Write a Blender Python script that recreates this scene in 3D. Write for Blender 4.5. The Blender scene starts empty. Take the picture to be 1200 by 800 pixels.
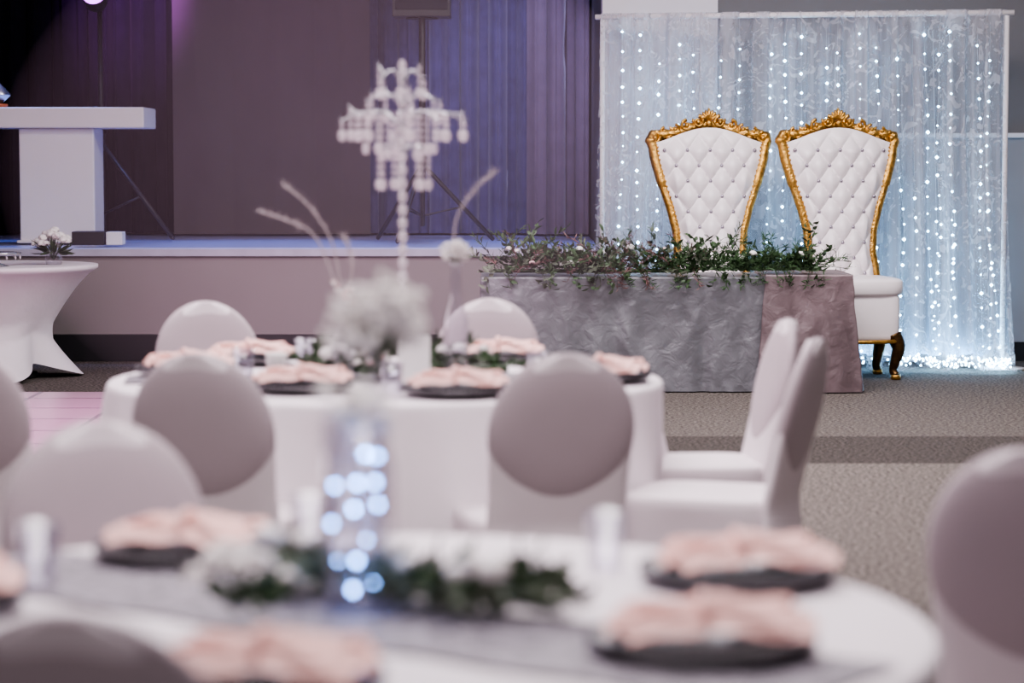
import bpy, math, random
from math import sin, cos, pi, sqrt, exp
from mathutils import Vector, Matrix, noise
random.seed(7)
R = random.random
def U(a,b): return a+(b-a)*R()

# ------------------------------------------------------------ materials
def mat(name, col, rough=0.6, metal=0.0, var=0.08, nscale=8.0, bump=0.0, bscale=60.0, sheen=0.0, spec=0.5, dist=0.0, bdist=.02):
    m = bpy.data.materials.new(name); m.use_nodes = True
    nt = m.node_tree; p = nt.nodes['Principled BSDF']
    p.inputs['Roughness'].default_value = rough
    p.inputs['Metallic'].default_value = metal
    p.inputs['Specular IOR Level'].default_value = spec
    if sheen: p.inputs['Sheen Weight'].default_value = sheen
    tc = nt.nodes.new('ShaderNodeTexCoord')
    n = nt.nodes.new('ShaderNodeTexNoise'); n.inputs['Scale'].default_value = nscale; n.inputs['Detail'].default_value = 4
    nt.links.new(tc.outputs['Object'], n.inputs['Vector'])
    r = nt.nodes.new('ShaderNodeValToRGB')
    c0 = [max(0,c*(1-var)) for c in col]; c1 = [min(1,c*(1+var)) for c in col]
    r.color_ramp.elements[0].position = .3; r.color_ramp.elements[1].position = .7
    r.color_ramp.elements[0].color = (*c0,1); r.color_ramp.elements[1].color = (*c1,1)
    nt.links.new(n.outputs['Fac'], r.inputs['Fac']); nt.links.new(r.outputs['Color'], p.inputs['Base Color'])
    if bump:
        n2 = nt.nodes.new('ShaderNodeTexNoise'); n2.inputs['Scale'].default_value = bscale; n2.inputs['Detail'].default_value = 5; n2.inputs['Distortion'].default_value = dist
        nt.links.new(tc.outputs['Object'], n2.inputs['Vector'])
        b = nt.nodes.new('ShaderNodeBump'); b.inputs['Strength'].default_value = bump; b.inputs['Distance'].default_value = bdist
        nt.links.new(n2.outputs['Fac'], b.inputs['Height']); nt.links.new(b.outputs['Normal'], p.inputs['Normal'])
    return m

def emis(name, col, s):
    m = bpy.data.materials.new(name); m.use_nodes = True; nt = m.node_tree; nt.nodes.clear()
    e = nt.nodes.new('ShaderNodeEmission'); e.inputs[0].default_value=(*col,1); e.inputs[1].default_value=s
    o = nt.nodes.new('ShaderNodeOutputMaterial'); nt.links.new(e.outputs[0], o.inputs[0]); return m

def glassmat(name, col=(.95,.96,1), clear=.8, edge=.85):
    m = bpy.data.materials.new(name); m.use_nodes = True; nt = m.node_tree; nt.nodes.clear()
    t = nt.nodes.new('ShaderNodeBsdfTransparent'); t.inputs[0].default_value=(*col,1)
    g = nt.nodes.new('ShaderNodeBsdfGlossy'); g.inputs['Roughness'].default_value=.08
    lw = nt.nodes.new('ShaderNodeLayerWeight'); lw.inputs['Blend'].default_value=.35
    mp = nt.nodes.new('ShaderNodeMapRange'); mp.inputs['To Min'].default_value=1-clear; mp.inputs['To Max'].default_value=edge
    nt.links.new(lw.outputs['Facing'], mp.inputs['Value'])
    mx = nt.nodes.new('ShaderNodeMixShader'); nt.links.new(mp.outputs[0], mx.inputs[0])
    nt.links.new(t.outputs[0], mx.inputs[1]); nt.links.new(g.outputs[0], mx.inputs[2])
    o = nt.nodes.new('ShaderNodeOutputMaterial'); nt.links.new(mx.outputs[0], o.inputs[0]); return m

def crystalmat(name,col,fac):
    m = mat(name,col,.12,0,.03,spec=1.0); nt=m.node_tree
    t = nt.nodes.new('ShaderNodeBsdfTransparent'); mx=nt.nodes.new('ShaderNodeMixShader'); mx.inputs[0].default_value=fac
    nt.links.new(t.outputs[0],mx.inputs[1]); nt.links.new(nt.nodes['Principled BSDF'].outputs[0],mx.inputs[2])
    nt.links.new(mx.outputs[0],nt.nodes['Material Output'].inputs[0]); return m

def sheer(name, col, op0, op1, sc=(1,1,.35), nsc=9.0, lace=0.0):
    m = bpy.data.materials.new(name); m.use_nodes = True; nt = m.node_tree; nt.nodes.clear()
    t = nt.nodes.new('ShaderNodeBsdfTransparent')
    d = nt.nodes.new('ShaderNodeBsdfDiffuse'); d.inputs[0].default_value=(*col,1)
    tl = nt.nodes.new('ShaderNodeBsdfTranslucent'); tl.inputs[0].default_value=(*col,1)
    m1 = nt.nodes.new('ShaderNodeMixShader'); m1.inputs[0].default_value=.45
    nt.links.new(d.outputs[0], m1.inputs[1]); nt.links.new(tl.outputs[0], m1.inputs[2])
    tc = nt.nodes.new('ShaderNodeTexCoord')
    mpn = nt.nodes.new('ShaderNodeMapping'); mpn.inputs['Scale'].default_value=sc
    nt.links.new(tc.outputs['Object'], mpn.inputs[0])
    n = nt.nodes.new('ShaderNodeTexNoise'); n.inputs['Scale'].default_value=nsc; n.inputs['Detail'].default_value=4; n.inputs['Distortion'].default_value=.3
    nt.links.new(mpn.outputs[0], n.inputs['Vector'])
    mr = nt.nodes.new('ShaderNodeMapRange'); mr.inputs['From Min'].default_value=.38; mr.inputs['From Max'].default_value=.62
    mr.inputs['To Min'].default_value=op0; mr.inputs['To Max'].default_value=op1
    nt.links.new(n.outputs['Fac'], mr.inputs['Value'])
    out=mr.outputs[0]
    if lace:
        n2 = nt.nodes.new('ShaderNodeTexNoise'); n2.inputs['Scale'].default_value=8; n2.inputs['Detail'].default_value=7; n2.inputs['Distortion'].default_value=2.8
        nt.links.new(tc.outputs['Object'], n2.inputs['Vector'])
        mr2 = nt.nodes.new('ShaderNodeMapRange'); mr2.inputs['From Min'].default_value=.55; mr2.inputs['From Max'].default_value=.585
        mr2.inputs['To Max'].default_value=lace; nt.links.new(n2.outputs['Fac'],mr2.inputs['Value'])
        ad=nt.nodes.new('ShaderNodeMath'); ad.operation='ADD'; ad.use_clamp=True
        nt.links.new(out,ad.inputs[0]); nt.links.new(mr2.outputs[0],ad.inputs[1]); out=ad.outputs[0]
    m2 = nt.nodes.new('ShaderNodeMixShader'); nt.links.new(out, m2.inputs[0])
    nt.links.new(t.outputs[0], m2.inputs[1]); nt.links.new(m1.outputs[0], m2.inputs[2])
    o = nt.nodes.new('ShaderNodeOutputMaterial'); nt.links.new(m2.outputs[0], o.inputs[0]); return m

M = {}
M['white_cloth'] = mat('white_tablecloth', (.84,.775,.815), .8, bump=.12, bscale=25, sheen=.2, var=.02)
M['chair_cover'] = mat('spandex_cover', (.80,.72,.755), .55, var=.02, sheen=.2)
M['chair_pad_shade'] = mat('spandex_pad_shade', (.46,.385,.415), .55, var=.02, sheen=.2)  # same cover fabric; shade on the back oval is put into this grey
M['gold'] = mat('antique_gold', (.58,.33,.085), .3, metal=.9, var=.4, nscale=40, bump=.35, bscale=70)
M['dark_gold'] = mat('dark_gold', (.10,.055,.02), .35, metal=.8, var=.4, nscale=30)
M['leather'] = mat('white_leather', (.92,.86,.88), .35, var=.02)
M['crystal'] = crystalmat('crystal', (.92,.82,.88),.55)
M['crystal_dim'] = mat('crystal_button', (.40,.37,.43), .1, metal=.7, var=.1)
M['glass'] = glassmat('clear_glass',(.97,.96,1),.93,.6)
M['silver'] = mat('brushed_silver', (.6,.6,.63), .25, metal=.9)
M['charger'] = mat('charger_pewter', (.10,.09,.10), .3, metal=.5, var=.3, nscale=60)
M['pink'] = mat('pink_napkin', (.93,.575,.52), .7, var=.05, bump=.1, bscale=40, sheen=.3)
M['black'] = mat('black_metal', (.012,.012,.014), .45)
M['black_grille'] = mat('black_grille', (.01,.01,.012), .7, bump=.4, bscale=200)
M['white_paint'] = mat('white_paint', (.90,.86,.88), .45, var=.01)
M['green'] = mat('leaf_green', (.045,.085,.035), .55, var=.4, nscale=12)
M['green2'] = mat('leaf_grey_green', (.12,.145,.10), .6, var=.3, nscale=12)
M['pine'] = mat('pine_green', (.040,.085,.030), .6, var=.4, nscale=12)
M['petal'] = mat('white_petal', (.88,.84,.82), .6, var=.04)
M['petal_pink'] = mat('blush_petal', (.80,.55,.55), .6, var=.06)
M['twig'] = mat('silver_twig', (.50,.43,.44), .5, var=.1)
M['russet'] = mat('russet_fern', (.16,.085,.08), .6, var=.3)
M['silver_cloth'] = mat('crushed_taffeta', (.165,.165,.182), .42, metal=.2, var=.2, nscale=4, bump=.55, bscale=10, sheen=.2, dist=.5, bdist=.025)
M['mauve_cloth'] = mat('mauve_taffeta', (.165,.122,.13), .45, metal=.2, var=.2, nscale=4, bump=.5, bscale=10, dist=.5, bdist=.025)
M['led'] = emis('cool_led', (.34,.69,1.0), 46)
M['led_near'] = emis('cool_led_vase', (.20,.44,1.0), 50)
M['wire'] = mat('clear_wire', (.6,.65,.7), .4)
M['sheer_front'] = sheer('sheer_organza', (.78,.74,.77), .04, .55, (1,1,.03), 8, .32)
M['sheer_back'] = sheer('sheer_voile', (.50,.49,.54), .30, .85, (1,1,.03), 6)
M['card'] = mat('white_card', (.85,.83,.84), .7, var=.01)
M['orange'] = mat('orange_plastic', (.6,.16,.05), .5)

# ------------------------------------------------------------ builder
class B:
    def __init__(s): s.v=[]; s.f=[]; s.mi=[]; s.sm=[]; s.mats=[]
    def mi_(s,k):
        if k not in s.mats: s.mats.append(k)
        return s.mats.index(k)
    def face(s, idx, k, smooth=True): s.f.append(idx); s.mi.append(s.mi_(k)); s.sm.append(smooth)
    def surf(s, fn, nu, nv, k, cu=False, cv=False, smooth=True):
        b=len(s.v); NU = nu if cu else nu+1; NV = nv if cv else nv+1
        for j in range(NV):
            for i in range(NU): s.v.append(tuple(fn(i/nu, j/nv)))
        for j in range(nv):
            for i in range(nu):
                a=b+j*NU+i; c=b+j*NU+(i+1)%NU; j2=(j+1)%NV
                d=b+j2*NU+(i+1)%NU; e=b+j2*NU+i
                s.face((a,c,d,e),k,smooth)
    def lathe(s, prof, o, k, n=32, smooth=True):
        m=len(prof)-1
        def fn(u,v):
            i=min(m,int(round(v*m))); r,z=prof[i]; a=2*pi*u
            return (o[0]+r*cos(a), o[1]+r*sin(a), o[2]+z)
        s.surf(fn, n, m, k, cu=True, smooth=smooth)
    def tube(s, path, r, k, n=8, smooth=True):
        P=[Vector(p) for p in path]; m=len(P); b=len(s.v)
        up=None
        for i in range(m):
            t=(P[min(m-1,i+1)]-P[max(0,i-1)])
            if t.length<1e-9: t=Vector((0,0,1))
            t.normalize()
            if up is None:
                up = Vector((0,0,1)) if abs(t.z)<.9 else Vector((1,0,0))
            x=t.cross(up)
            if x.length<1e-5: x=t.orthogonal()
            x.normalize(); y=x.cross(t).normalized(); up=y
            rr=r[i] if isinstance(r,(list,tuple)) else r
            for q in range(n):
                a=2*pi*q/n; s.v.append(tuple(P[i]+x*(rr*cos(a))+y*(rr*sin(a))))
        for i in range(m-1):
            for q in range(n):
                q2=(q+1)%n; s.face((b+i*n+q,b+i*n+q2,b+(i+1)*n+q2,b+(i+1)*n+q),k,smooth)
        s.face(tuple(b+q for q in range(n))[::-1],k,False); s.face(tuple(b+(m-1)*n+q for q in range(n)),k,False)
    def ball(s, c, r, k, nu=10, nv=6, rot=None):
        if not isinstance(r,(tuple,list)): r=(r,r,r)
        def fn(u,v):
            a=2*pi*u; t=-pi/2+pi*v
            p=Vector((r[0]*cos(t)*cos(a), r[1]*cos(t)*sin(a), r[2]*sin(t)))
            if rot is not None: p=rot@p
            return (c[0]+p.x,c[1]+p.y,c[2]+p.z)
        s.surf(fn,nu,nv,k,cu=True)
    def octa(s,c,r,k,rz=None):
        rz=rz or r; b=len(s.v)
        for d in ((r,0,0),(0,r,0),(-r,0,0),(0,-r,0),(0,0,rz),(0,0,-rz)): s.v.append((c[0]+d[0],c[1]+d[1],c[2]+d[2]))
        for i in range(4):
            s.face((b+i,b+(i+1)%4,b+4),k,False); s.face((b+(i+1)%4,b+i,b+5),k,False)
    def box(s,c,d,k,rot=None):
        b=len(s.v)
        for x in (-1,1):
            for y in (-1,1):
                for z in (-1,1):
                    p=Vector((x*d[0]/2,y*d[1]/2,z*d[2]/2))
                    if rot is not None: p=rot@p
                    s.v.append((c[0]+p.x,c[1]+p.y,c[2]+p.z))
        for f in ((0,1,3,2),(4,6,7,5),(0,4,5,1),(2,3,7,6),(0,2,6,4),(1,5,7,3)): s.face(tuple(b+i for i in f),k,False)
    def leaf(s,p,d,L,W,k,zmin=.004):
        p=Vector(p); d=Vector(d).normalized()
        sd=d.cross(Vector((U(-1,1),U(-1,1),U(-1,1))))
        if sd.length<.05: sd=d.orthogonal()
        sd.normalize(); nn=sd.cross(d)
        b=len(s.v)
        pts=[p, p+d*L*.35+sd*W*.5+nn*W*.15, p+d*L*.7+sd*W*.38+nn*W*.1, p+d*L-nn*W*.2, p+d*L*.7-sd*W*.38+nn*W*.1, p+d*L*.35-sd*W*.5+nn*W*.15, p+d*L*.5-nn*W*.05]
        for q in pts: s.v.append((q.x,q.y,max(q.z,zmin)))
        for f in ((0,1,6),(1,2,6),(2,3,6),(3,4,6),(4,5,6),(5,0,6)): s.face(tuple(b+i for i in f),k,True)
    def flower(s,c,r,k,n=9):
        for i in range(n):
            a=2*pi*i/n*1.618*2; t=U(.1,1.2)
            d=Vector((cos(a)*sin(t),sin(a)*sin(t),cos(t)))
            s.ball(Vector(c)+d*r*.55,(r*.5,r*.5,r*.28),k,6,4,rot=d.to_track_quat('Z','Y').to_matrix())
    def build(s,name,loc=(0,0,0),rz=0,bevel=0,sc=1):
        me=bpy.data.meshes.new(name); me.from_pydata(s.v,[],s.f)
        for k in s.mats: me.materials.append(M[k])
        me.polygons.foreach_set('material_index',s.mi); me.polygons.foreach_set('use_smooth',s.sm); me.update()
        ob=place(name,me,loc,rz,sc)
        if bevel:
            bm=ob.modifiers.new('bev','BEVEL'); bm.width=bevel; bm.segments=2; bm.limit_method='ANGLE'
        return ob
def place(name,me,loc,rz=0,sc=1):
    ob=bpy.data.objects.new(name,me); bpy.context.scene.collection.objects.link(ob)
    ob.location=loc; ob.rotation_euler=(0,0,rz); ob.scale=(sc,sc,sc); return ob

def catmull(pts,n=6):
    P=[Vector(p) for p in pts]; out=[]
    for i in range(len(P)-1):
        p0=P[max(0,i-1)];p1=P[i];p2=P[i+1];p3=P[min(len(P)-1,i+2)]
        for j in range(n):
            t=j/n
            out.append(.5*((2*p1)+(p2-p0)*t+(2*p0-5*p1+4*p2-p3)*t*t+(3*p1-p0-3*p2+p3)*t**3))
    out.append(P[-1]); return out
def lerp_tab(tab,x):
    if x<=tab[0][0]: return tab[0][1]
    for a,b in zip(tab,tab[1:]):
        if x<=b[0]:
            t=(x-a[0])/(b[0]-a[0]); t=t*t*(3-2*t)*.35+t*.65
            return a[1]+(b[1]-a[1])*t
    return tab[-1][1]

# ------------------------------------------------------------ ROOM
XL,XR=-6.2,5.6; YN,YW,YB=-2.0,17.75,21.4; HC=4.2; SZ=.833
def simple(name,c,d,k,bevel=0):
    b=B(); b.box((0,0,0),d,k); return b.build(name,c,0,bevel)
m=bpy.data.materials.new('carpet'); m.use_nodes=True; nt=m.node_tree; p=nt.nodes['Principled BSDF']; p.inputs['Roughness'].default_value=.95; p.inputs['Specular IOR Level'].default_value=.1
tc=nt.nodes.new('ShaderNodeTexCoord')
n1=nt.nodes.new('ShaderNodeTexNoise'); n1.inputs['Scale'].default_value=55; n1.inputs['Detail'].default_value=3
nt.links.new(tc.outputs['Object'],n1.inputs['Vector'])
r1=nt.nodes.new('ShaderNodeValToRGB'); r1.color_ramp.elements[0].position=.40; r1.color_ramp.elements[1].position=.60
r1.color_ramp.elements[0].color=(.070,.061,.054,1); r1.color_ramp.elements[1].color=(.245,.218,.196,1)
nt.links.new(n1.outputs['Fac'],r1.inputs['Fac'])
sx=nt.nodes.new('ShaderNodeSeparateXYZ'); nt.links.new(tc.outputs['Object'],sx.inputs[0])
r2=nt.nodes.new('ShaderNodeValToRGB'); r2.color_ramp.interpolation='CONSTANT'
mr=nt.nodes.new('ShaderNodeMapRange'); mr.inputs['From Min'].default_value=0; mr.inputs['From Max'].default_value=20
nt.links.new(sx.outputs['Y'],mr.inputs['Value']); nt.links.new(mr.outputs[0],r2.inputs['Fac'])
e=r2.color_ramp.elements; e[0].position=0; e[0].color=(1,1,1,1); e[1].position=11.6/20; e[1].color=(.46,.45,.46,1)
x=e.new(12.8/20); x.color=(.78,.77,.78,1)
mx=nt.nodes.new('ShaderNodeMix'); mx.data_type='RGBA'; mx.blend_type='MULTIPLY'; mx.inputs[0].default_value=1
nt.links.new(r1.outputs['Color'],mx.inputs[6]); nt.links.new(r2.outputs['Color'],mx.inputs[7]); nt.links.new(mx.outputs[2],p.inputs['Base Color'])
bp=nt.nodes.new('ShaderNodeBump'); bp.inputs['Strength'].default_value=.5; bp.inputs['Distance'].default_value=.01
nt.links.new(n1.outputs['Fac'],bp.inputs['Height']); nt.links.new(bp.outputs['Normal'],p.inputs['Normal'])
M['carpet']=m
M['wall_grey']=mat('wall_grey_paint',(.20,.19,.192),.8,var=.03,nscale=2)
M['wall_low']=mat('wall_light_grey',(.34,.325,.33),.8,var=.03,nscale=2)
M['wall_white']=mat('wall_white_paint',(.82,.77,.80),.8,var=.02,nscale=2)
M['stage_face']=mat('stage_face_paint',(.27,.238,.235),.7,var=.03,nscale=2)
M['stage_top_blue_lit']=mat('stage_vinyl_blue_lit',(.45,.5,.78),.3,var=.05,nscale=2)  # blue of the stage light is put into the floor colour
M['nosing']=mat('stage_nosing',(.50,.48,.6),.5)
M['ceil']=mat('ceiling_paint',(.75,.74,.75),.9,var=.01)
fl=B(); fl.box((0,0,0),(XR-XL,YB-YN,.1),'carpet')
fl.v=[(x+(XL+XR)/2,y+(YN+YB)/2,z-.05) for x,y,z in fl.v]; fl.build('floor')
simple('ceiling',((XL+XR)/2,(YN+YB)/2,HC+.05),(XR-XL,YB-YN,.1),'ceil')
simple('wall_left',(XL-.05,(YN+YB)/2,HC/2),(.1,YB-YN,HC),'wall_grey')
simple('wall_right',(XR+.05,(YN+YB)/2,HC/2),(.1,YB-YN,HC),'wall_grey')
simple('wall_back',((XL+XR)/2,YB+.05,HC/2),(XR-XL,.1,HC),'wall_grey')
simple('wall_front_column',((.66+1.5)/2,YW+.15,HC/2),(.84,.3,HC),'wall_white')
b=B(); b.box((0,0,1.64/2-HC/2),(XR-1.5,.2,1.64),'wall_low'); b.box((0,0,1.64/2),(XR-1.5,.2,HC-1.64),'wall_grey')
b.build('wall_front_right',((1.5+XR)/2,YW+.12,HC/2))
simple('trim_chair_rail',((1.5+XR)/2,YW+.005,1.655),(XR-1.5,.03,.035),'white_paint',.005)
simple('baseboard_right',((1.5+XR)/2,YW+.005,.07),(XR-1.5,.03,.14),'black')
simple('wall_stage_side',(.72,(YW+.3+YB)/2,HC/2),(.1,YB-YW-.3,HC),'wall_grey')
SX0,SX1=XL+.02,.65; SL=SX1-SX0; SD=YB-YW-.03
b=B(); b.box((0,0,0),(SL,SD,SZ-.03),'stage_face'); b.box((0,.01,SZ/2),(SL,SD-.02,.03),'stage_top_blue_lit')
b.box((0,-SD/2-.01,SZ/2-.02),(SL,.05,.05),'nosing')
b.build('stage',((SX0+SX1)/2,YW+SD/2,(SZ-.03)/2))
simple('baseboard_stage',((SX0+SX1)/2,YW-.03,.1),(SL,.05,.195),'black')
m=bpy.data.materials.new('dance_tiles_pink_lit'); m.use_nodes=True; nt=m.node_tree; p=nt.nodes['Principled BSDF']; p.inputs['Roughness'].default_value=.2
tc=nt.nodes.new('ShaderNodeTexCoord'); br=nt.nodes.new('ShaderNodeTexBrick'); br.offset=0
br.inputs['Color1'].default_value=(.78,.44,.62,1); br.inputs['Color2'].default_value=(.80,.48,.64,1); br.inputs['Mortar'].default_value=(.34,.15,.28,1)  # white tiles; the reflected coloured light is painted in as pink
br.inputs['Scale'].default_value=1; br.inputs['Brick Width'].default_value=.6; br.inputs['Row Height'].default_value=.6; br.inputs['Mortar Size'].default_value=.016
nt.links.new(tc.outputs['Object'],br.inputs['Vector']); nt.links.new(br.outputs['Color'],p.inputs['Base Color']); M['dance']=m
simple('dance_floor',(-2.95,12.3,.011),(4.2,5.6,.02),'dance')

# ------------------------------------------------------------ curtains on stage
def curtain(name,x0,x1,y,z0,z1,key,amp=.07,freq=5.0,seed=0):
    b=B(); n=int((x1-x0)*60)
    def fn(u,v):
        x=x0+(x1-x0)*u; z=z0+(z1-z0)*v
        ph=2*pi*freq*x+2.2*noise.noise(Vector((x*1.3,seed,0)))
        yy=y+amp*sin(ph)+amp*.4*sin(2.3*ph+seed)+.02*noise.noise(Vector((x*5,z*1.2,seed)))
        return (x+.02*sin(ph*2),yy,z)
    b.surf(fn,n,12,key); b.tube([(x0,y,z1+.02),(x1,y,z1+.02)],.025,'black')
    return b.build(name)
M['navy']=mat('navy_velvet',(.009,.007,.014),.9,var=.2,sheen=.03,spec=.15)
M['mauve_veil']=mat('mauve_veil_velvet',(.118,.094,.096),.85,var=.08,nscale=1.5,sheen=.1)  # mauve-grey tone painted in for the hazy veil across the stage
M['blue_v']=mat('blue_velvet',(.085,.08,.17),.7,var=.2,sheen=.4)
M['mauve2']=mat('dusky_velvet',(.20,.15,.185),.8,var=.1,sheen=.3)
curtain('stage_curtain',XL+.08,-2.82,20.8,SZ+.02,HC-.1,'navy',.07,4.5,1)
curtain('stage_curtain',-2.86,-1.22,20.55,SZ+.02,HC-.1,'mauve_veil',.010,1.6,2)
curtain('stage_curtain',-1.26,.22,20.8,SZ+.02,HC-.1,'blue_v',.06,6,3)
curtain('stage_curtain',.14,.655,20.5,SZ+.02,HC-.1,'mauve2',.045,6,4)

# ------------------------------------------------------------ round tables
def round_table(name,x,y,seed,R0=.9,H=.75):
    b=B()
    def fn(u,v):
        a=2*pi*u
        if v<.2:
            t=v/.2; r=R0*.985*t; return (r*cos(a),r*sin(a),H)
        if v<.28:
            t=(v-.2)/.08*pi/2; return ((R0-.015+.015*sin(t))*cos(a),(R0-.015+.015*sin(t))*sin(a),H-.015+.015*cos(t))
        t=max(0,(v-.28)/.72)
        fo=noise.noise(Vector((cos(a)*4.6,sin(a)*4.6,seed+t*.35)))*.14+.04*sin(17*a+3*sin(3*a+seed))
        r=R0+.03*t**.8+fo*min(1,t*1.5)*.9
        return (r*cos(a),r*sin(a),(H-.015)*(1-t)+.006)
    b.surf(fn,240,44,'white_cloth',cu=True)
    b.lathe([(0,0),(.3,0),(.3,.03),(.05,.06),(.05,H-.03),(.5,H-.03)],(0,0,.002),'black',20)
    return b.build(name,(x,y,0))
T1=(-.26,3.65); T2=(-.41,7.85)
round_table('round_table',T1[0],T1[1],3.1)
round_table('round_table',T2[0],T2[1],9.7)

# ------------------------------------------------------------ dining chair (faces +y, origin under the back)
def chair_mesh():
    b=B()
    lean=lambda z: -.11*max(0,z-.44)/.5
    def pad(u,v):
        a=2*pi*u; t=-pi/2+pi*v
        cx=max(0,cos(t)); sg=lambda q,e: math.copysign(abs(q)**e,q)
        x=.208*sg(cx,.55)*cos(a) ; z=.222*sg(cx,.55)*sin(a); yy=.034*sg(sin(t),.9)
        zz=.715+z; return (x,yy+lean(zz),zz)
    b.surf(pad,56,18,'chair_pad_shade',cu=True)
    tab=[(0,.235),(.2,.215),(.42,.20),(.55,.198),(.72,.2065),(.78,.199),(.84,.168),(.9,.107),(.937,.02)]
    def panel(u,v):
        a=2*pi*u; z=.012+.918*v; w=lerp_tab(tab,z)-.001; th=.026+.028*max(0,(.44-z)/.44)
        c,s_=cos(a),sin(a)
        x=w*math.copysign(abs(c)**.6,c); yy=th*math.copysign(abs(s_)**.8,s_)
        if z<.2:
            z=z+ (1-min(1,abs(x)/.2)**2)*.15*(1-z/.2)
        return (x,yy+lean(z)-.03*max(0,(.44-z)/.44),z)
    b.surf(panel,48,40,'chair_cover',cu=True)
    def per(u,g):
        a=2*pi*u; c,s_=cos(a),sin(a); e=.38
        return (g[0]*math.copysign(abs(c)**e,c), g[1]*math.copysign(abs(s_)**e,s_))
    def seat(u,v):
        if v<.35:
            t=v/.35; x,yy=per(u,(.2*t,.215*t)); return (x,.215+yy,.478-.012*t**3)
        if v<.5:
            t=(v-.35)/.15*pi/2; x,yy=per(u,(.2+.014*sin(t),.215+.014*sin(t))); return (x,.215+yy,.438+.028*cos(t))
        t=(v-.5)/.5
        a=2*pi*u; corner=abs(sin(2*a))**.6
        zb=.012+.17*(1-corner)
        pin=-.022*sin(pi*t)*(1-.3*corner)+.022*t*corner
        x,yy=per(u,(.214+pin,.229+pin)); return (x,.215+yy,.438+(zb-.438)*t)
    b.surf(seat,72,36,'chair_cover',cu=True)
    for sx_ in(-.17,.17):
        for yy in (.05,.38): b.tube([(sx_,yy,.002),(sx_,yy,.44)],.012,'silver',8)
    return b
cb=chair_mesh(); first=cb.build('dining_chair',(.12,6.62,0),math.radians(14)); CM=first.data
def chair(x,y,face):
    return place('dining_chair',CM,(x,y,0),math.radians(face-90))
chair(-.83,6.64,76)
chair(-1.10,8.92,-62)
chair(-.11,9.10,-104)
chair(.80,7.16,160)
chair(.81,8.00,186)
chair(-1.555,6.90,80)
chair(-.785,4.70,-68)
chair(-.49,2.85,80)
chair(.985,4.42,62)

# ------------------------------------------------------------ head table
def cloth_box(x0,x1,y0,y1,H,key,flare=.05,wr=.02,seed=0,off=0):
    b=B(); cx,cy=(x0+x1)/2,(y0+y1)/2; hx,hy=(x1-x0)/2+off,(y1-y0)/2+off
    def per(u):
        P=2*(hx+hy)*2; d=u*P; X2,Y2=2*hx,2*hy
        if d<X2: return -hx+d,-hy,0,-1
        elif d<X2+Y2: return hx,-hy+(d-X2),1,0
        elif d<2*X2+Y2: return hx-(d-X2-Y2),hy,0,1
        return -hx,hy-(d-2*X2-Y2),-1,0
    def ridge(q): return 1-abs(noise.noise(q))*2
    def fn(u,v):
        x,y,nx,ny=per(u%1.0)
        if v<.15:
            t=v/.15; xx,yy=x*t,y*t
            return (cx+xx,cy+yy,H+off+.003*noise.noise(Vector((xx*7,yy*7,seed))))
        t=max(0,(v-.15)/.85)
        q=Vector((x*3.0,y*3.0,seed))
        w=noise.noise(q)*.8+.5*noise.noise(q*2.7+Vector((0,0,t*1.2)))
        w2=.4*ridge(Vector((x*4+t*1.5,y*4,t*1.6+seed)))+.28*ridge(Vector((x*11-t*3,y*11,t*2.4+seed)))-.3
        d=flare*t**1.2+wr*(w*1.8*t+w2*min(1,t*5)*.8)+.012*sin(x*26+6*noise.noise(q))*t
        cxn=nx if nx else (x/hx)**5; cyn=ny if ny else (y/hy)**5
        return (cx+x+cxn*d, cy+y+cyn*d, (H+off)*(1-t)+.008)
    b.surf(fn,460,64,key,cu=True)
    return b
hb=cloth_box(-.20,2.12,15.30,15.98,.73,'silver_cloth',.04,.024,2.0)
hc=cloth_box(1.62,2.14,15.29,15.99,.73,'mauve_cloth',.08,.028,7.0,off=.016)
o=len(hb.v); hb.v+=hc.v
kk=hb.mi_('mauve_cloth')
for f in hc.f: hb.f.append(tuple(i+o for i in f)); hb.mi.append(kk); hb.sm.append(True)
hb.build('head_table')

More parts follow.
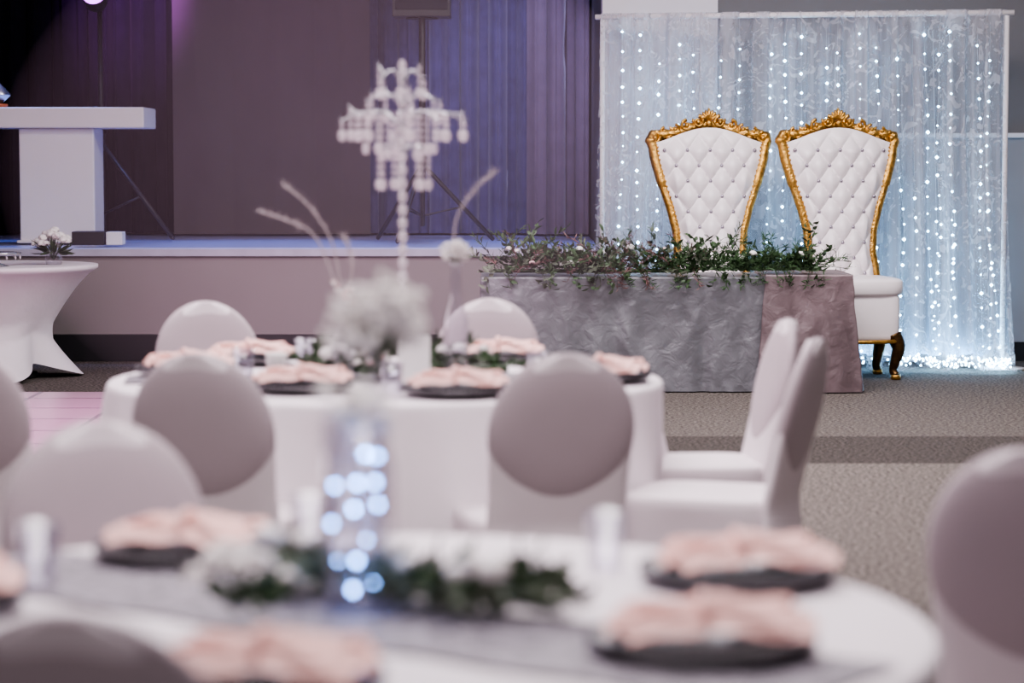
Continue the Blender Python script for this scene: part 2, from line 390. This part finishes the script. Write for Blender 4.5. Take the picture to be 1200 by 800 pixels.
# ------------------------------------------------------------ garlands
def garland(name,x0,x1,y,z,n,keys,spread=(.12,.10),H=.14,Ls=(.1,.22),flowers=0,flk=('petal',),rot=0,cen=None,up=.9,lw=1.0,edge=None):
    b=B(); cen=cen or ((x0+x1)/2,y)
    L=x1-x0
    b.tube([(t*L-L/2,.015*sin(t*9),.015) for t in [i/10 for i in range(11)]],.012,'green')
    def zf(q,lo):  # rests on the table, hangs over its front edge
        if edge is not None and q.y<edge-.03: return max(q.z, lo-.10)
        return max(q.z,lo)
    for i in range(n):
        t=R(); px=(t-.5)*L; py=U(-1,1)*spread[1]*.5; pz=.015+U(0,H*.25)
        dn = edge is not None and R()<.22
        d=Vector((U(-1,1)*1.1,U(-1,.9),U(.02,up))).normalized(); l=U(*Ls); k=random.choice(keys)
        if dn: d=Vector((U(-1,1),-1,U(-.05,.15))).normalized(); py=edge+.06; l=U(.12,.2)
        P0=Vector((px,py,pz)); drop=.144 if not dn else .75
        pts=[P0+d*l*s+Vector((0,0,-drop*l*s*s)) for s in (0,.33,.66,1)]
        pts=[Vector((q.x,q.y,zf(q,.012))) for q in pts]
        b.tube(pts,.0018,k,4)
        nl=12 if k not in('pine','russet') else 26
        for j in range(nl):
            s=(j+1)/nl; q=P0+d*l*s; q.z-=drop*l*s*s; q.z=zf(q,.012)
            dd=(d*.6+Vector((U(-1,1),U(-1,1),U(-.6,.8)))*.8)
            zm=.004 if not(edge is not None and q.y<edge-.03) else -.12
            if k in('pine','russet'): b.leaf(q,dd,U(.035,.06),.007,k,zm)
            else: b.leaf(q,dd,U(.035,.065)*lw,U(.014,.028)*lw,k,zm)
    for i in range(flowers):
        b.flower(((R()-.5)*L*.9,U(-1,.3)*spread[1]*.6,U(.05,H)),U(.02,.042),random.choice(flk))
    return b.build(name,(cen[0],cen[1],z),rot)
garland('foliage_garland',-.14,1.15,15.48,.748,175,['green2','green','green','russet','pine'],(.1,.24),.17,(.15,.38),12,('petal','petal','petal_pink'),up=1.0,lw=1.05,edge=-.16)
garland('foliage_garland',1.12,1.98,15.48,.764,150,['pine','pine','green'],(.1,.22),.12,(.12,.34),3,up=.8,edge=-.17)

# ------------------------------------------------------------ thrones (face -y)
def throne(x,y,rz):
    b=B()
    side=[(.60,.25),(.72,.245),(.84,.222),(.99,.232),(1.135,.268),(1.31,.325),(1.49,.375),(1.6,.39)]
    w=lambda z: lerp_tab(side,min(z,1.6))
    ztop=lambda u: 1.595+.10*max(0,cos(u*pi/2))**1.3
    lean=lambda z: .14*(max(0,z-.6)/1.1)**1.3
    SXT,SZT=.078,.105
    def front(u,v):
        uu=2*u-1; z=.6+(ztop(uu)-.6)*v; ww=w(z)-.022; X=uu*ww
        a=(X/SXT+ (z-.7)/SZT)*pi*.5; c=(X/SXT-(z-.7)/SZT)*pi*.5
        h=(abs(sin(a))*abs(sin(c)))**.45
        edge=max(0,min(1,(1-abs(uu))*4.5)*min(1,(1-v)*7))
        yy=-.035-.03*(1-uu*uu)-.055*h*edge
        return (X,yy+lean(z),z)
    b.surf(front,96,130,'leather')
    def back(u,v):
        uu=1-2*u; z=.6+(ztop(uu)-.6)*v; X=uu*(w(z)-.01)
        return (X,.035+.02*(1-uu*uu)+lean(z),z)
    b.surf(back,24,30,'leather')
    for i in range(-5,6):
        for j in range(0,17):
            if (i+j)%2: continue
            X=i*SXT; z=.7+j*SZT
            if z>1.62 or z<.7: continue
            if abs(X)>w(z)-.06: continue
            uu=X/(w(z)-.022); b.ball((X,-.035-.03*(1-uu*uu)-.008+lean(z),z),.014,'crystal_dim',8,5)
    pr=[(w(z),z) for z in (.58,.66,.75,.84,.92,.99,1.06,1.135,1.22,1.31,1.4,1.49,1.56)]
    half=[(-a,z) for a,z in pr]+[(-.402,1.615),(-.37,1.645),(-.29,1.65),(-.2,1.665),(-.1,1.70),(0,1.715)]
    full=half+[(-a,z) for a,z in half[:-1]][::-1]
    path=catmull([(a,0+lean(z)-.01,z) for a,z in full],5)
    rad=[.031+.006*sin(i*1.3)*(1 if q.z>1.6 else 0)+(.006 if q.z>1.3 else 0) for i,q in enumerate(path)]
    b.tube(path,rad,'gold',12)
    inner=catmull([(a*.925,-.035+lean(z),z-(.02 if z>1.6 else 0)) for a,z in full],5)
    for i,q in enumerate(inner):
        if i%2==0 : b.ball(q,.009,'gold',6,4)
    yl=lean(1.68)-.015
    def scroll(cx,cz,r,turns,dirn,th,start=0):
        pts=[];rr=[]
        for i in range(26):
            t=i/25; a=start+dirn*turns*2*pi*t; q=r*(1-.85*t)
            pts.append((cx+q*cos(a),yl-.022,cz+q*sin(a))); rr.append(th*(1-.5*t))
        b.tube(pts,rr,'gold',8); b.ball((cx,yl-.03,cz),th*1.3,'gold',8,5)
    for s in (-1,1):
        scroll(s*.075,1.735,.042,1.4,s,.014,pi/2)
        scroll(s*.155,1.71,.04,1.3,-s,.012,pi/2)
        scroll(s*.235,1.685,.032,1.3,s,.011,pi/2)
        scroll(s*.375,1.625,.042,1.4,s,.017,pi/2)
        scroll(s*.31,1.672,.026,1.2,-s,.010,pi/2)
        for i in range(7):
            X=s*(.05+i*.05); z=1.75-.1*(i/6)**.8
            b.ball((X,yl-.012,z),(.013,.012,.036),'gold',8,6,rot=Matrix.Rotation(s*(.3+.12*i),3,'Y'))
        for i in range(4):
            X=s*(.07+i*.07); b.ball((X,yl-.03,1.665-.012*i),(.028,.014,.014),'gold',8,6,rot=Matrix.Rotation(s*.3,3,'Y'))
    for i in range(-3,4):
        a=i*.33; L=.066-.004*abs(i)
        b.ball((sin(a)*.042,yl-.022,1.742+cos(a)*.042),(.0135,.016,L*.62),'gold',8,6,rot=Matrix.Rotation(a,3,'Y'))
    b.ball((0,yl-.04,1.725),(.022,.014,.022),'gold',10,6)
    b.ball((0,yl-.01,1.815),(.011,.011,.016),'gold',8,6)
    def rb(c,h,k,e=.35,n=40):
        def fn(u,v):
            a=2*pi*u; t=-pi/2+pi*v; sg=lambda q,ee: math.copysign(abs(q)**ee,q)
            return (c[0]+h[0]*sg(cos(t),e)*sg(cos(a),e),c[1]+h[1]*sg(cos(t),e)*sg(sin(a),e),c[2]+h[2]*sg(sin(t),e))
        b.surf(fn,n,16,k,cu=True)
    rb((0,-.24,.62),(.33,.28,.07),'leather',.4)
    rb((0,-.24,.42),(.295,.255,.17),'leather',.2)
    b.tube(catmull([(-.285,.0,.26),(-.285,-.48,.26),(.285,-.48,.26),(.285,.0,.26)],6),.014,'gold',8)
    for s in (-1,1):
        for yy,dy in ((-.45,-1),(-.03,1)):
            pts=catmull([(s*.25,yy,.30),(s*.28,yy+dy*.02,.22),(s*.262,yy+dy*.01,.13),(s*.25,yy,.07),(s*.265,yy+dy*.015,.028)],5)
            rr=[.056-.028*min(1,i/(len(pts)*.7)) for i in range(len(pts))]; rr[-3:]=[.028,.032,.03]
            b.tube(pts,rr,'dark_gold',10)
            b.ball((s*.265,yy+dy*.03,.235),(.026,.02,.03),'gold',8,6)
            b.tube([(s*.265,yy+dy*.015,.034),(s*.265,yy+dy*.015,.003)],.034,'gold',10)
    return b.build('throne_chair',(x,y,0),rz)
throne(1.363,16.62,math.radians(3))
throne(2.26,16.62,math.radians(7))

# ------------------------------------------------------------ fairy light backdrop
A0=Vector((.65,17.52)); A1=Vector((3.46,17.02))
dx=(A1-A0); LB=dx.length; ux=dx.normalized(); nx=Vector((ux.y,-ux.x))
ZT=2.50
def bpt(s,off,z): q=A0+ux*s+nx*off; return (q.x,q.y,z)
b=B()
b.tube([bpt(-.05,0,ZT),bpt(LB+.05,0,ZT)],.02,'white_paint',10)
for s in (0,LB): 
    b.tube([bpt(s,-.01,.01),bpt(s,-.01,ZT)],.018,'white_paint',10)
    b.lathe([(0,0),(.16,0),(.16,.012),(.03,.02),(.03,.08)],bpt(s,-.01,.002),'white_paint',16)
b.build('backdrop_frame')
def drape(name,off,key,amp,f,seed,lo=0,hi=1,puddle=.2,flare=.10):
    b=B(); n=int(LB*(hi-lo)*110)
    def fn(u,v):
        s=LB*(lo+(hi-lo)*u); z=ZT+.025-(ZT+.02)*v
        g=noise.noise(Vector((s*2.1,seed,0)))
        ph=2*pi*f*s+3*g+ .8*noise.noise(Vector((s*3,v*1.6,seed)))
        a=amp*(.35+.65*min(1,v*1.6))*(1+.6*noise.noise(Vector((s*3,5,seed))))
        d=off*min(1,v*8+.25)+a*sin(ph)+a*.4*sin(2.7*ph+seed)
        tt=max(0,(v-.90)/.10); d+=puddle*tt**1.7*(.8+.5*g)*(.45+.55*min(1,u*1.6))
        z=max(z,.012+.02*(1+sin(ph*1.0))*tt)
        ss=s+(u-.5)*2*flare*v*v+.012*sin(ph*1.7)
        return bpt(ss,d,z)
    b.surf(fn,n,70,key); return b.build(name)
drape('sheer_backdrop_curtain',-.07,'sheer_back',.032,7,3.3,puddle=.02)  # second layer, added behind the bulbs to catch their glow
drape('sheer_backdrop_curtain',.095,'sheer_front',.055,4.5,8.1,puddle=.42)
b=B()
def string(s0,bot=.05,drift=0,zt=None):
    path=[]; z=(zt or ZT-.10)-U(0,.25); i=R()*50
    while z>bot:
        t=1-z/ZT
        s=s0+.035*noise.noise(Vector((i,z*1.5,0)))+(s0/LB-.5)*.14*t*t+drift*t
        q=bpt(s,U(-.012,.008),z); path.append(q)
        b.octa(q,U(.006,.0135),'led'); z-=U(.085,.145)
    if len(path)>1: b.tube([bpt(s0,0,ZT)]+path,.0012,'wire',3)
for f0 in (.05,.095,.14,.20,.235,.30,.345,.42,.465,.50,.56,.59,.64,.69,.735,.80,.84,.865,.93,.96): string(f0*LB,drift=U(-.05,.06))
for f0 in (.77,.82,.86,.95): string(f0*LB,drift=.05,zt=1.3)
for i in range(210):
    s=(.72+.30*R()**.8)*LB if R()<.75 else U(.3,1)*LB
    b.octa(bpt(min(s,LB+.08),U(.02,.36),U(.03,.10)),.0085,'led')
b.build('fairy_lights')

# ------------------------------------------------------------ lectern, cake table, stage gear
b=B(); b.box((0,0,.95),(1.36,.62,.157),'white_paint'); b.box((0,0,.435),(.57,.42,.87),'white_paint'); b.box((0,0,.012),(.62,.47,.024),'white_paint')
b.build('lectern',(-3.454,18.6,SZ+.012),0,.012)
b=B(); b.lathe([(0,0),(.06,0),(.07,.02),(.065,.03)],(0,0,0),'orange',20)
b.lathe([(.02,.03),(.09,.09),(.095,.1),(.0,.2)],(0,0,0),'silver',20); b.build('lectern_ornament',(-3.93,18.6,SZ+1.042))  # unidentified orange and pointed object; this form is made up
def tripod(ztop,leg,hub,rot0):
    b=B(); b.tube([(0,0,.12),(0,0,ztop)],.02,'black',10); b.tube([(0,0,hub),(0,0,hub+.12)],.035,'black',10)
    for i in range(3):
        a=rot0+i*2*pi/3; b.tube([(0,0,hub+.05),(leg*cos(a),leg*sin(a),.02)],.018,'black',8)
        b.tube([(0,0,.2),(leg*.55*cos(a),leg*.55*sin(a),hub*.45+.02)],.009,'black',6); b.ball((leg*cos(a),leg*sin(a),.02),.018,'black',8,5)
    return b
b=tripod(1.75,.55,.55,math.radians(12))
b.tube([(0,0,.5),(0,0,1.75)],.026,'black',10)
b.box((0,0,2.1),(.44,.36,.76),'black'); b.box((0,-.185,2.1),(.40,.012,.66),'black_grille')
b.lathe([(.13,0),(.12,.01),(.03,.02)],(0,0,1.71),'black',20)
b.build('loudspeaker_on_stand',(-.69,18.7,SZ+.013),0,.008)
M['par_lens']=emis('purple_led_lens',(.6,.12,.9),6)
b=tripod(2.0,.64,.72,math.radians(-22))
b.tube([(-.3,0,2.0),(.3,0,2.0)],.018,'black',8)
for s in (-.02,):
    rt=Matrix.Rotation(math.radians(66),3,'X')
    st=len(b.v); b.lathe([(0,-.1),(.07,-.1),(.09,-.05),(.095,.09)],(0,0,0),'black',20); b.lathe([(.088,.075),(0,.08)],(0,0,0),'par_lens',20)
    for i in range(st,len(b.v)):
        q=rt@Vector(b.v[i]); b.v[i]=(q.x+s,q.y-.08,q.z+1.9)
b.build('stage_light_stand',(-3.267,19.3,SZ+.013))
b=B(); b.box((0,0,.052),(.24,.2,.1),'black'); b.box((.19,0,.05),(.12,.16,.096),'card'); b.build('gift_box',(-3.13,17.95,SZ+.014),0,.006)
b=B()
def fn(u,v):
    a=2*pi*u; R0=.75
    if v<.2: t=v/.2; return (R0*t*cos(a),R0*t*sin(a),.77)
    if v<.26: t=(v-.2)/.06; return (R0*cos(a),R0*sin(a),.77-.03*t)
    t=max(0,(v-.26)/.74); k=abs(cos(2*(a-.35)))**1.5
    r=R0-(R0-.38)*min(1,t*1.5)**.7
    if t>.5: r+=((t-.5)/.5)**1.3*(.27*k)
    zb=.01+.10*(1-k); return (r*cos(a),r*sin(a),.74+(zb-.74)*t)
b.surf(fn,96,44,'white_cloth',cu=True); b.lathe([(0,0),(.34,0),(.34,.03),(.04,.05),(.04,.7)],(0,0,.004),'black',16)
b.build('cocktail_table',(-3.56,16.35,0))
b=B(); b.lathe([(0,0),(.09,0),(.02,.02),(.02,.07),(.17,.075),(.17,.09),(0,.09)],(0,0,0),'silver',28)
for i in range(14):
    a=i*2*pi/14; b.octa((.165*cos(a),.165*sin(a),.055),.008,'crystal',.014)
b.build('cake_stand',(-3.42,16.0,.775))
def bouquet(name,x,y,z,r,n,keys=('petal',),gl=24,h=.1,vase=True):
    b=B()
    if vase: b.lathe([(0,0),(.05,0),(.06,.04),(.045,h),(.05,h+.01)],(0,0,0),'glass',18)
    for i in range(n):
        a=U(0,2*pi); q=r*sqrt(R()); zz=h+.02+sqrt(max(0,r*r-q*q))*U(.5,.9)
        b.flower((q*cos(a),q*sin(a),zz),U(.25,.4)*r,random.choice(keys)); b.tube([(0,0,.03),(q*cos(a)*.8,q*sin(a)*.8,zz)],.002,'green',4)
    for i in range(gl):
        a=U(0,2*pi); b.leaf((.3*r*cos(a),.3*r*sin(a),h),(cos(a),sin(a),U(-.1,1)),r*U(.7,1.2),.025,'green')
    return b.build(name,(x,y,z))
bouquet('flower_bouquet',-3.08,16.25,.772,.14,24,('petal','petal'),30,.08)

# ------------------------------------------------------------ table settings
def charger_mesh():
    b=B(); b.lathe([(0,.006),(.10,.006),(.108,.012),(.155,.018),(.165,.016),(.165,.008),(.105,0),(0,0)],(0,0,0),'charger',40)
    for i in range(60):
        a=2*pi*i/60; b.ball((.16*cos(a),.16*sin(a),.019),.005,'charger',6,4)
    b.lathe([(0,.009),(.075,.009),(.12,.02),(.125,.023),(.075,.013),(0,.013)],(0,0,.004),'charger',36)
    return b
def napkin_mesh():
    b=B()
    for lay in range(4):
        def fn(u,v,lay=lay):
            s=2*u-1; t=2*v-1
            wd=(.036+.055*abs(s)**1.1*(1.15 if s>0 else .55))*(1-.10*lay)
            x=s*(.16 if s>0 else .145)*(1-.09*lay)+.008*lay*cos(3*t)-.03*t*t*s; y=t*wd
            z=.010+lay*.008*(1-.35*abs(s))+.008*cos(t*10+lay*1.3)*abs(s)**.6+.012*(1-t*t)*(1-.65*abs(s))
            return (x,y+.012*lay-.018,z+.003*sin(3*x*20+lay*2))
        b.surf(fn,36,22,'pink')
    b.tube([(.004*sin(a*2),.038*cos(a),.026+.024*sin(a)) for a in [2*pi*i/20 for i in range(21)]],.008,'pink',8)
    return b
ch=None; nk=None
def setting(x,y,z,rot):
    global ch,nk
    if ch is None:
        ch=charger_mesh().build('charger_plate',(x,y,z)).data; nk=napkin_mesh().build('folded_napkin',(x,y,z+.026),rot,0,1.0).data
    else:
        place('charger_plate',ch,(x,y,z)); place('folded_napkin',nk,(x,y,z+.026),rot)
TZ=.751; PZ=TZ+.009
for x,y,r in ((.375,3.99,.28),(.27,3.40,.15),(-.33,3.14,-.1),(-.57,4.22,-.25),(-.93,3.75,.4)): setting(x,y,PZ,r)
for x,y,r in ((-.65,7.38,.1),(-.17,7.25,0),(.28,7.72,-.2),(-1.08,7.95,.5),(-.92,8.4,.3),(-.05,8.5,.1)): setting(x,y,PZ,r)
M['lace']=mat('lace_runner',(.20,.18,.21),.6,var=.7,nscale=40,bump=.3,bscale=60)
b=B(); L=1.70
b.surf(lambda u,v:((u-.5)*L,(v-.5)*.34+.006*sin(u*40),.003+.0015*sin(u*23)*sin(v*6)+.002),80,10,'lace')
b.build('table_runner',(T1[0]+.01,T1[1]+.02,TZ),math.atan2(3.39-4.2,.36+.74))
b=B(); b.surf(lambda u,v:((u-.5)*1.68,(v-.5)*.28,.004+.002*sin(u*23)),60,6,'lace'); b.build('table_runner',(T2[0],T2[1],TZ),.1)
garland('foliage_garland',-.27,.27,0,TZ+.012,32,['green','green2','green2','green'],(.1,.14),.07,(.06,.11),11,rot=-.62,cen=(-.16,3.80),up=.3)
garland('foliage_garland',-.32,.32,0,TZ+.012,34,['green','green2','green2'],(.1,.14),.08,(.06,.12),9,rot=.1,cen=(T2[0]+.08,T2[1]),up=.5)
b=B(); b.lathe([(0,.006),(.048,.006),(.048,.29),(.052,.29),(.052,.0),(0,0)],(0,0,0),'glass',32)
for x_,z_ in ((.035,.235),(.018,.24),(-.03,.19),(.005,.195),(.032,.195),(.0,.155),(.036,.16),(-.036,.13),(.004,.075),(-.002,.03)):
    yy=sqrt(max(0,.042**2-x_**2)); b.ball((x_,-yy*.8,z_),.0052,'led_near',8,5)
for i in range(3):
    a=i*2.4+.5; b.ball((.03*cos(a),.02+.01*sin(a),.03+i*.035),.0032,'led_near',8,5)
pts=[(.03*cos(i*.8),.03*sin(i*.8),.02+i*.004) for i in range(62)]; b.tube(pts,.001,'wire',3)
for i in range(22):
    a=U(0,6.28); q=U(0,.05); b.flower((q*cos(a),q*sin(a),.27+U(0,.06)),.02,'petal')
b.build('lighted_vase',(-.243,3.72,TZ+.012))
def bottle(name,x,y,z,h,r,fl,fr,keys=('petal',),wand=None):
    b=B(); b.lathe([(0,0),(r,0),(r*1.02,.02),(r,h*.5),(r*.45,h*.68),(r*.38,h*.95),(r*.5,h),(r*.38,h-.004)],(0,0,0),'glass',24)
    for i in range(fl):
        d=Vector((U(-1,1),U(-1,1),U(-.35,1.2))); d=d.normalized()*fr*U(.3,1); c=Vector((0,0,h+fr*.55))+d
        b.tube([(0,0,h*.6),(0,0,h-.01),tuple(c)],.001,'green2',4)
        for q in range(4): b.ball(c+Vector((U(-1,1),U(-1,1),U(-1,1)))*.012,U(.005,.009),random.choice(keys),6,4)
    for wpts in wand or []:
        P=catmull(wpts,8); b.tube(P,.003,'twig',6)
        for i in range(len(P)//2,len(P)):   # feathery tips
            for q in range(5):
                b.leaf(P[i],Vector((U(-1,1),U(-1,1),U(-.3,1))),U(.012,.028),.003,'twig',-9)
    return b.build(name,(x,y,z))
bottle('bottle_vase',-.225,3.98,TZ+.014,.36,.032,90,.085)
bottle('bottle_vase',-.18,7.72,TZ+.012,.37,.04,22,.045,('petal',),[[(0,0,.36),(.0,0,.5),(.06,0,.6),(.13,0,.66)]])
bottle('bottle_vase',-.54,7.72,TZ+.012,.24,.038,10,.05,('petal','petal_pink'),[[(0,0,.22),(-.03,0,.42),(-.10,0,.54),(-.19,0,.62)],[(0,0,.22),(-.08,0,.44),(-.17,0,.50),(-.26,0,.53)],[(0,0,.2),(.03,0,.36),(0,0,.46)]])
b=B(); b.box((0,0,.085),(.10,.004,.15),'card',rot=Matrix.Rotation(math.radians(-6),3,'X')); b.box((0,.012,.006),(.06,.06,.012),'silver'); b.build('table_number_card',(-.305,7.50,TZ+.006))
bouquet('flower_bouquet',-.43,7.60,TZ+.01,.06,9,('petal','petal_pink'),16,.03,False)
bouquet('flower_bouquet',-.40,3.58,TZ+.01,.075,12,('petal',),20,.03,False)
def tumbler():
    b=B(); b.lathe([(0,0),(.03,0),(.036,.10),(.034,.10),(.028,.008),(0,.008)],(0,0,0),'glass',24); return b
wg=tumbler().build('glass_tumbler',(.16,4.12,TZ+.001)).data
for x,y in ((-.78,3.95),(-.36,4.28),(-.36,7.2),(.08,7.6),(-.86,7.72),(-.7,8.15)): place('glass_tumbler',wg,(x,y,TZ+.007))
b=B(); b.lathe([(0,0),(.03,0),(.036,.06),(.034,.065),(0,.065)],(0,0,0),'petal',20); b.build('candle_cup',(-.78,7.98,TZ+.007))

# ------------------------------------------------------------ crystal candelabra
b=B()
b.lathe([(0,0),(.085,0),(.085,.008),(.05,.02),(.02,.035),(.012,.06)],(0,0,0),'silver',28)
b.tube([(0,0,.03),(0,0,.98)],.005,'silver',10)
z=.07
while z<.9: b.ball((0,0,z),(.016,.016,.02),'crystal',10,6); z+=.043
def strand(x,y,z,n,r=.0085,last=.0135):
    for i in range(n): b.octa((x,y,z-.021*i),r,'crystal',r*1.2)
    q=z-.021*n-.014; b.ball((x,y,q),(last,last*.6,last*1.5),'crystal',8,6)
def tier(n,z0,rad,rise,ns,off=0,mid=True):
    for i in range(n):
        a=off+2*pi*i/n+U(-.15,.15); c,s=cos(a),sin(a); rj=rad*(1-.14*(i%2)); zj=.022*(i%3)
        pts=catmull([(0,0,z0),(rj*.35*c,rj*.35*s,z0+rise),(rj*.75*c,rj*.75*s,z0+rise*.9),(rj*c,rj*s,z0+rise*.5+zj),(rj*c*1.03,rj*s*1.03,z0+rise*.5+.012+zj)],5)
        b.tube(pts,.003,'silver',6)
        strand(rj*c,rj*s,z0+rise*.5-.012+zj,ns+i%3)
        if mid:
            strand(rj*.7*c,rj*.7*s,z0+rise*.9-.015,ns+1+(i*2)%4)
            if i%2: strand(rj*.4*c,rj*.4*s,z0+rise*.95-.015,ns+4)
tier(11,.80,.205,.06,1,.2); tier(6,.94,.085,.05,1,.5,False); tier(7,.72,.085,.03,4,.1,False); tier(7,.87,.13,.045,1,.4,False)
b.ball((0,0,1.0),(.014,.014,.028),'crystal',10,8)
b.build('crystal_candelabra',(-.355,7.86,TZ+.004))

# ------------------------------------------------------------ haze volume added to imitate the lens flare veil
m=bpy.data.materials.new('added_haze'); m.use_nodes=True; nt=m.node_tree; nt.nodes.clear()
vs=nt.nodes.new('ShaderNodeVolumeScatter'); vs.inputs['Color'].default_value=(1,.72,.88,1); vs.inputs['Density'].default_value=.018; vs.inputs['Anisotropy'].default_value=.1
o=nt.nodes.new('ShaderNodeOutputMaterial'); nt.links.new(vs.outputs[0],o.inputs['Volume']); M['haze']=m
b=B(); b.ball((0,0,0),(1.75,3.0,1.4),'haze',48,28); b.build('veil_haze_volume',(-.95,13.2,1.42))

# ------------------------------------------------------------ lights
def area(name,loc,rot,size,sy,e,col):
    l=bpy.data.lights.new(name,'AREA'); l.shape='RECTANGLE'; l.size=size; l.size_y=sy; l.energy=e; l.color=col
    o=bpy.data.objects.new(name,l); bpy.context.scene.collection.objects.link(o); o.location=loc; o.rotation_euler=rot; return o
def spot(name,loc,tgt,e,col,ang,blend=.8,rad=.15):
    l=bpy.data.lights.new(name,'SPOT'); l.energy=e; l.color=col; l.spot_size=math.radians(ang); l.spot_blend=blend; l.shadow_soft_size=rad
    o=bpy.data.objects.new(name,l); bpy.context.scene.collection.objects.link(o); o.location=loc
    o.rotation_euler=(Vector(tgt)-Vector(loc)).to_track_quat('-Z','Y').to_euler(); return o
area('ceiling_light_1',(-.3,4.6,HC-.06),(0,0,0),3,2.0,215,(1,.92,.95))
area('ceiling_light_2',(-.6,9.6,HC-.06),(0,0,0),3.5,2.0,285,(1,.90,.95))
area('ceiling_light_3',(1.4,13.4,HC-.06),(0,0,0),4,1.6,310,(1,.94,.95))
area('side_light',(XL+.3,9,2.6),(0,math.radians(-80),0),2,3,110,(1,.82,.92))
spot('stage_spot_blue',(-.1,18.2,HC-.2),(0.0,20.8,1.9),280,(.45,.45,1),44)
for sx_ in (-3.6,-1.9,-.4): spot('stage_wash_blue',(sx_,18.6,3.7),(sx_,18.6,0),230,(.2,.35,1),54)
spot('stage_spot_purple',(-3.2,19.3,3.9),(-3.25,20.8,2.85),520,(.70,.18,1),42)
spot('veil_pink_fill',(-1.3,10.5,4.05),(-1.2,16.0,.6),900,(1,.48,.82),34,1.0)  # added lamp, brightens the stage front where the lens veil lies
spot('dance_floor_pink_fill',(-3.0,13.5,4.0),(-2.6,13,0),300,(1,.40,.85),60,.8)  # added unseen lamp that tints the dance floor pink
area('backdrop_glow_fill',(2.75,17.24,.10),(math.radians(200),0,math.radians(-10)),1.3,.12,17,(.20,.55,1))  # added unseen light giving the fabric its blue glow
w=bpy.data.worlds.new('World'); bpy.context.scene.world=w; w.use_nodes=True
w.node_tree.nodes['Background'].inputs[0].default_value=(1,.90,.97,1); w.node_tree.nodes['Background'].inputs[1].default_value=.46
try: bpy.context.scene.view_settings.look='AgX - Medium High Contrast'
except Exception as ex: print('look',ex)

# ------------------------------------------------------------ camera
cd=bpy.data.cameras.new('camera'); cam=bpy.data.objects.new('camera',cd); bpy.context.scene.collection.objects.link(cam)
cam.location=(0,0,1.447); cam.rotation_euler=(math.radians(90-4.2),0,0); cd.lens=85; cd.sensor_width=36
cd.dof.use_dof=True; cd.dof.focus_distance=16.1; cd.dof.aperture_fstop=2.1
bpy.context.scene.camera=cam
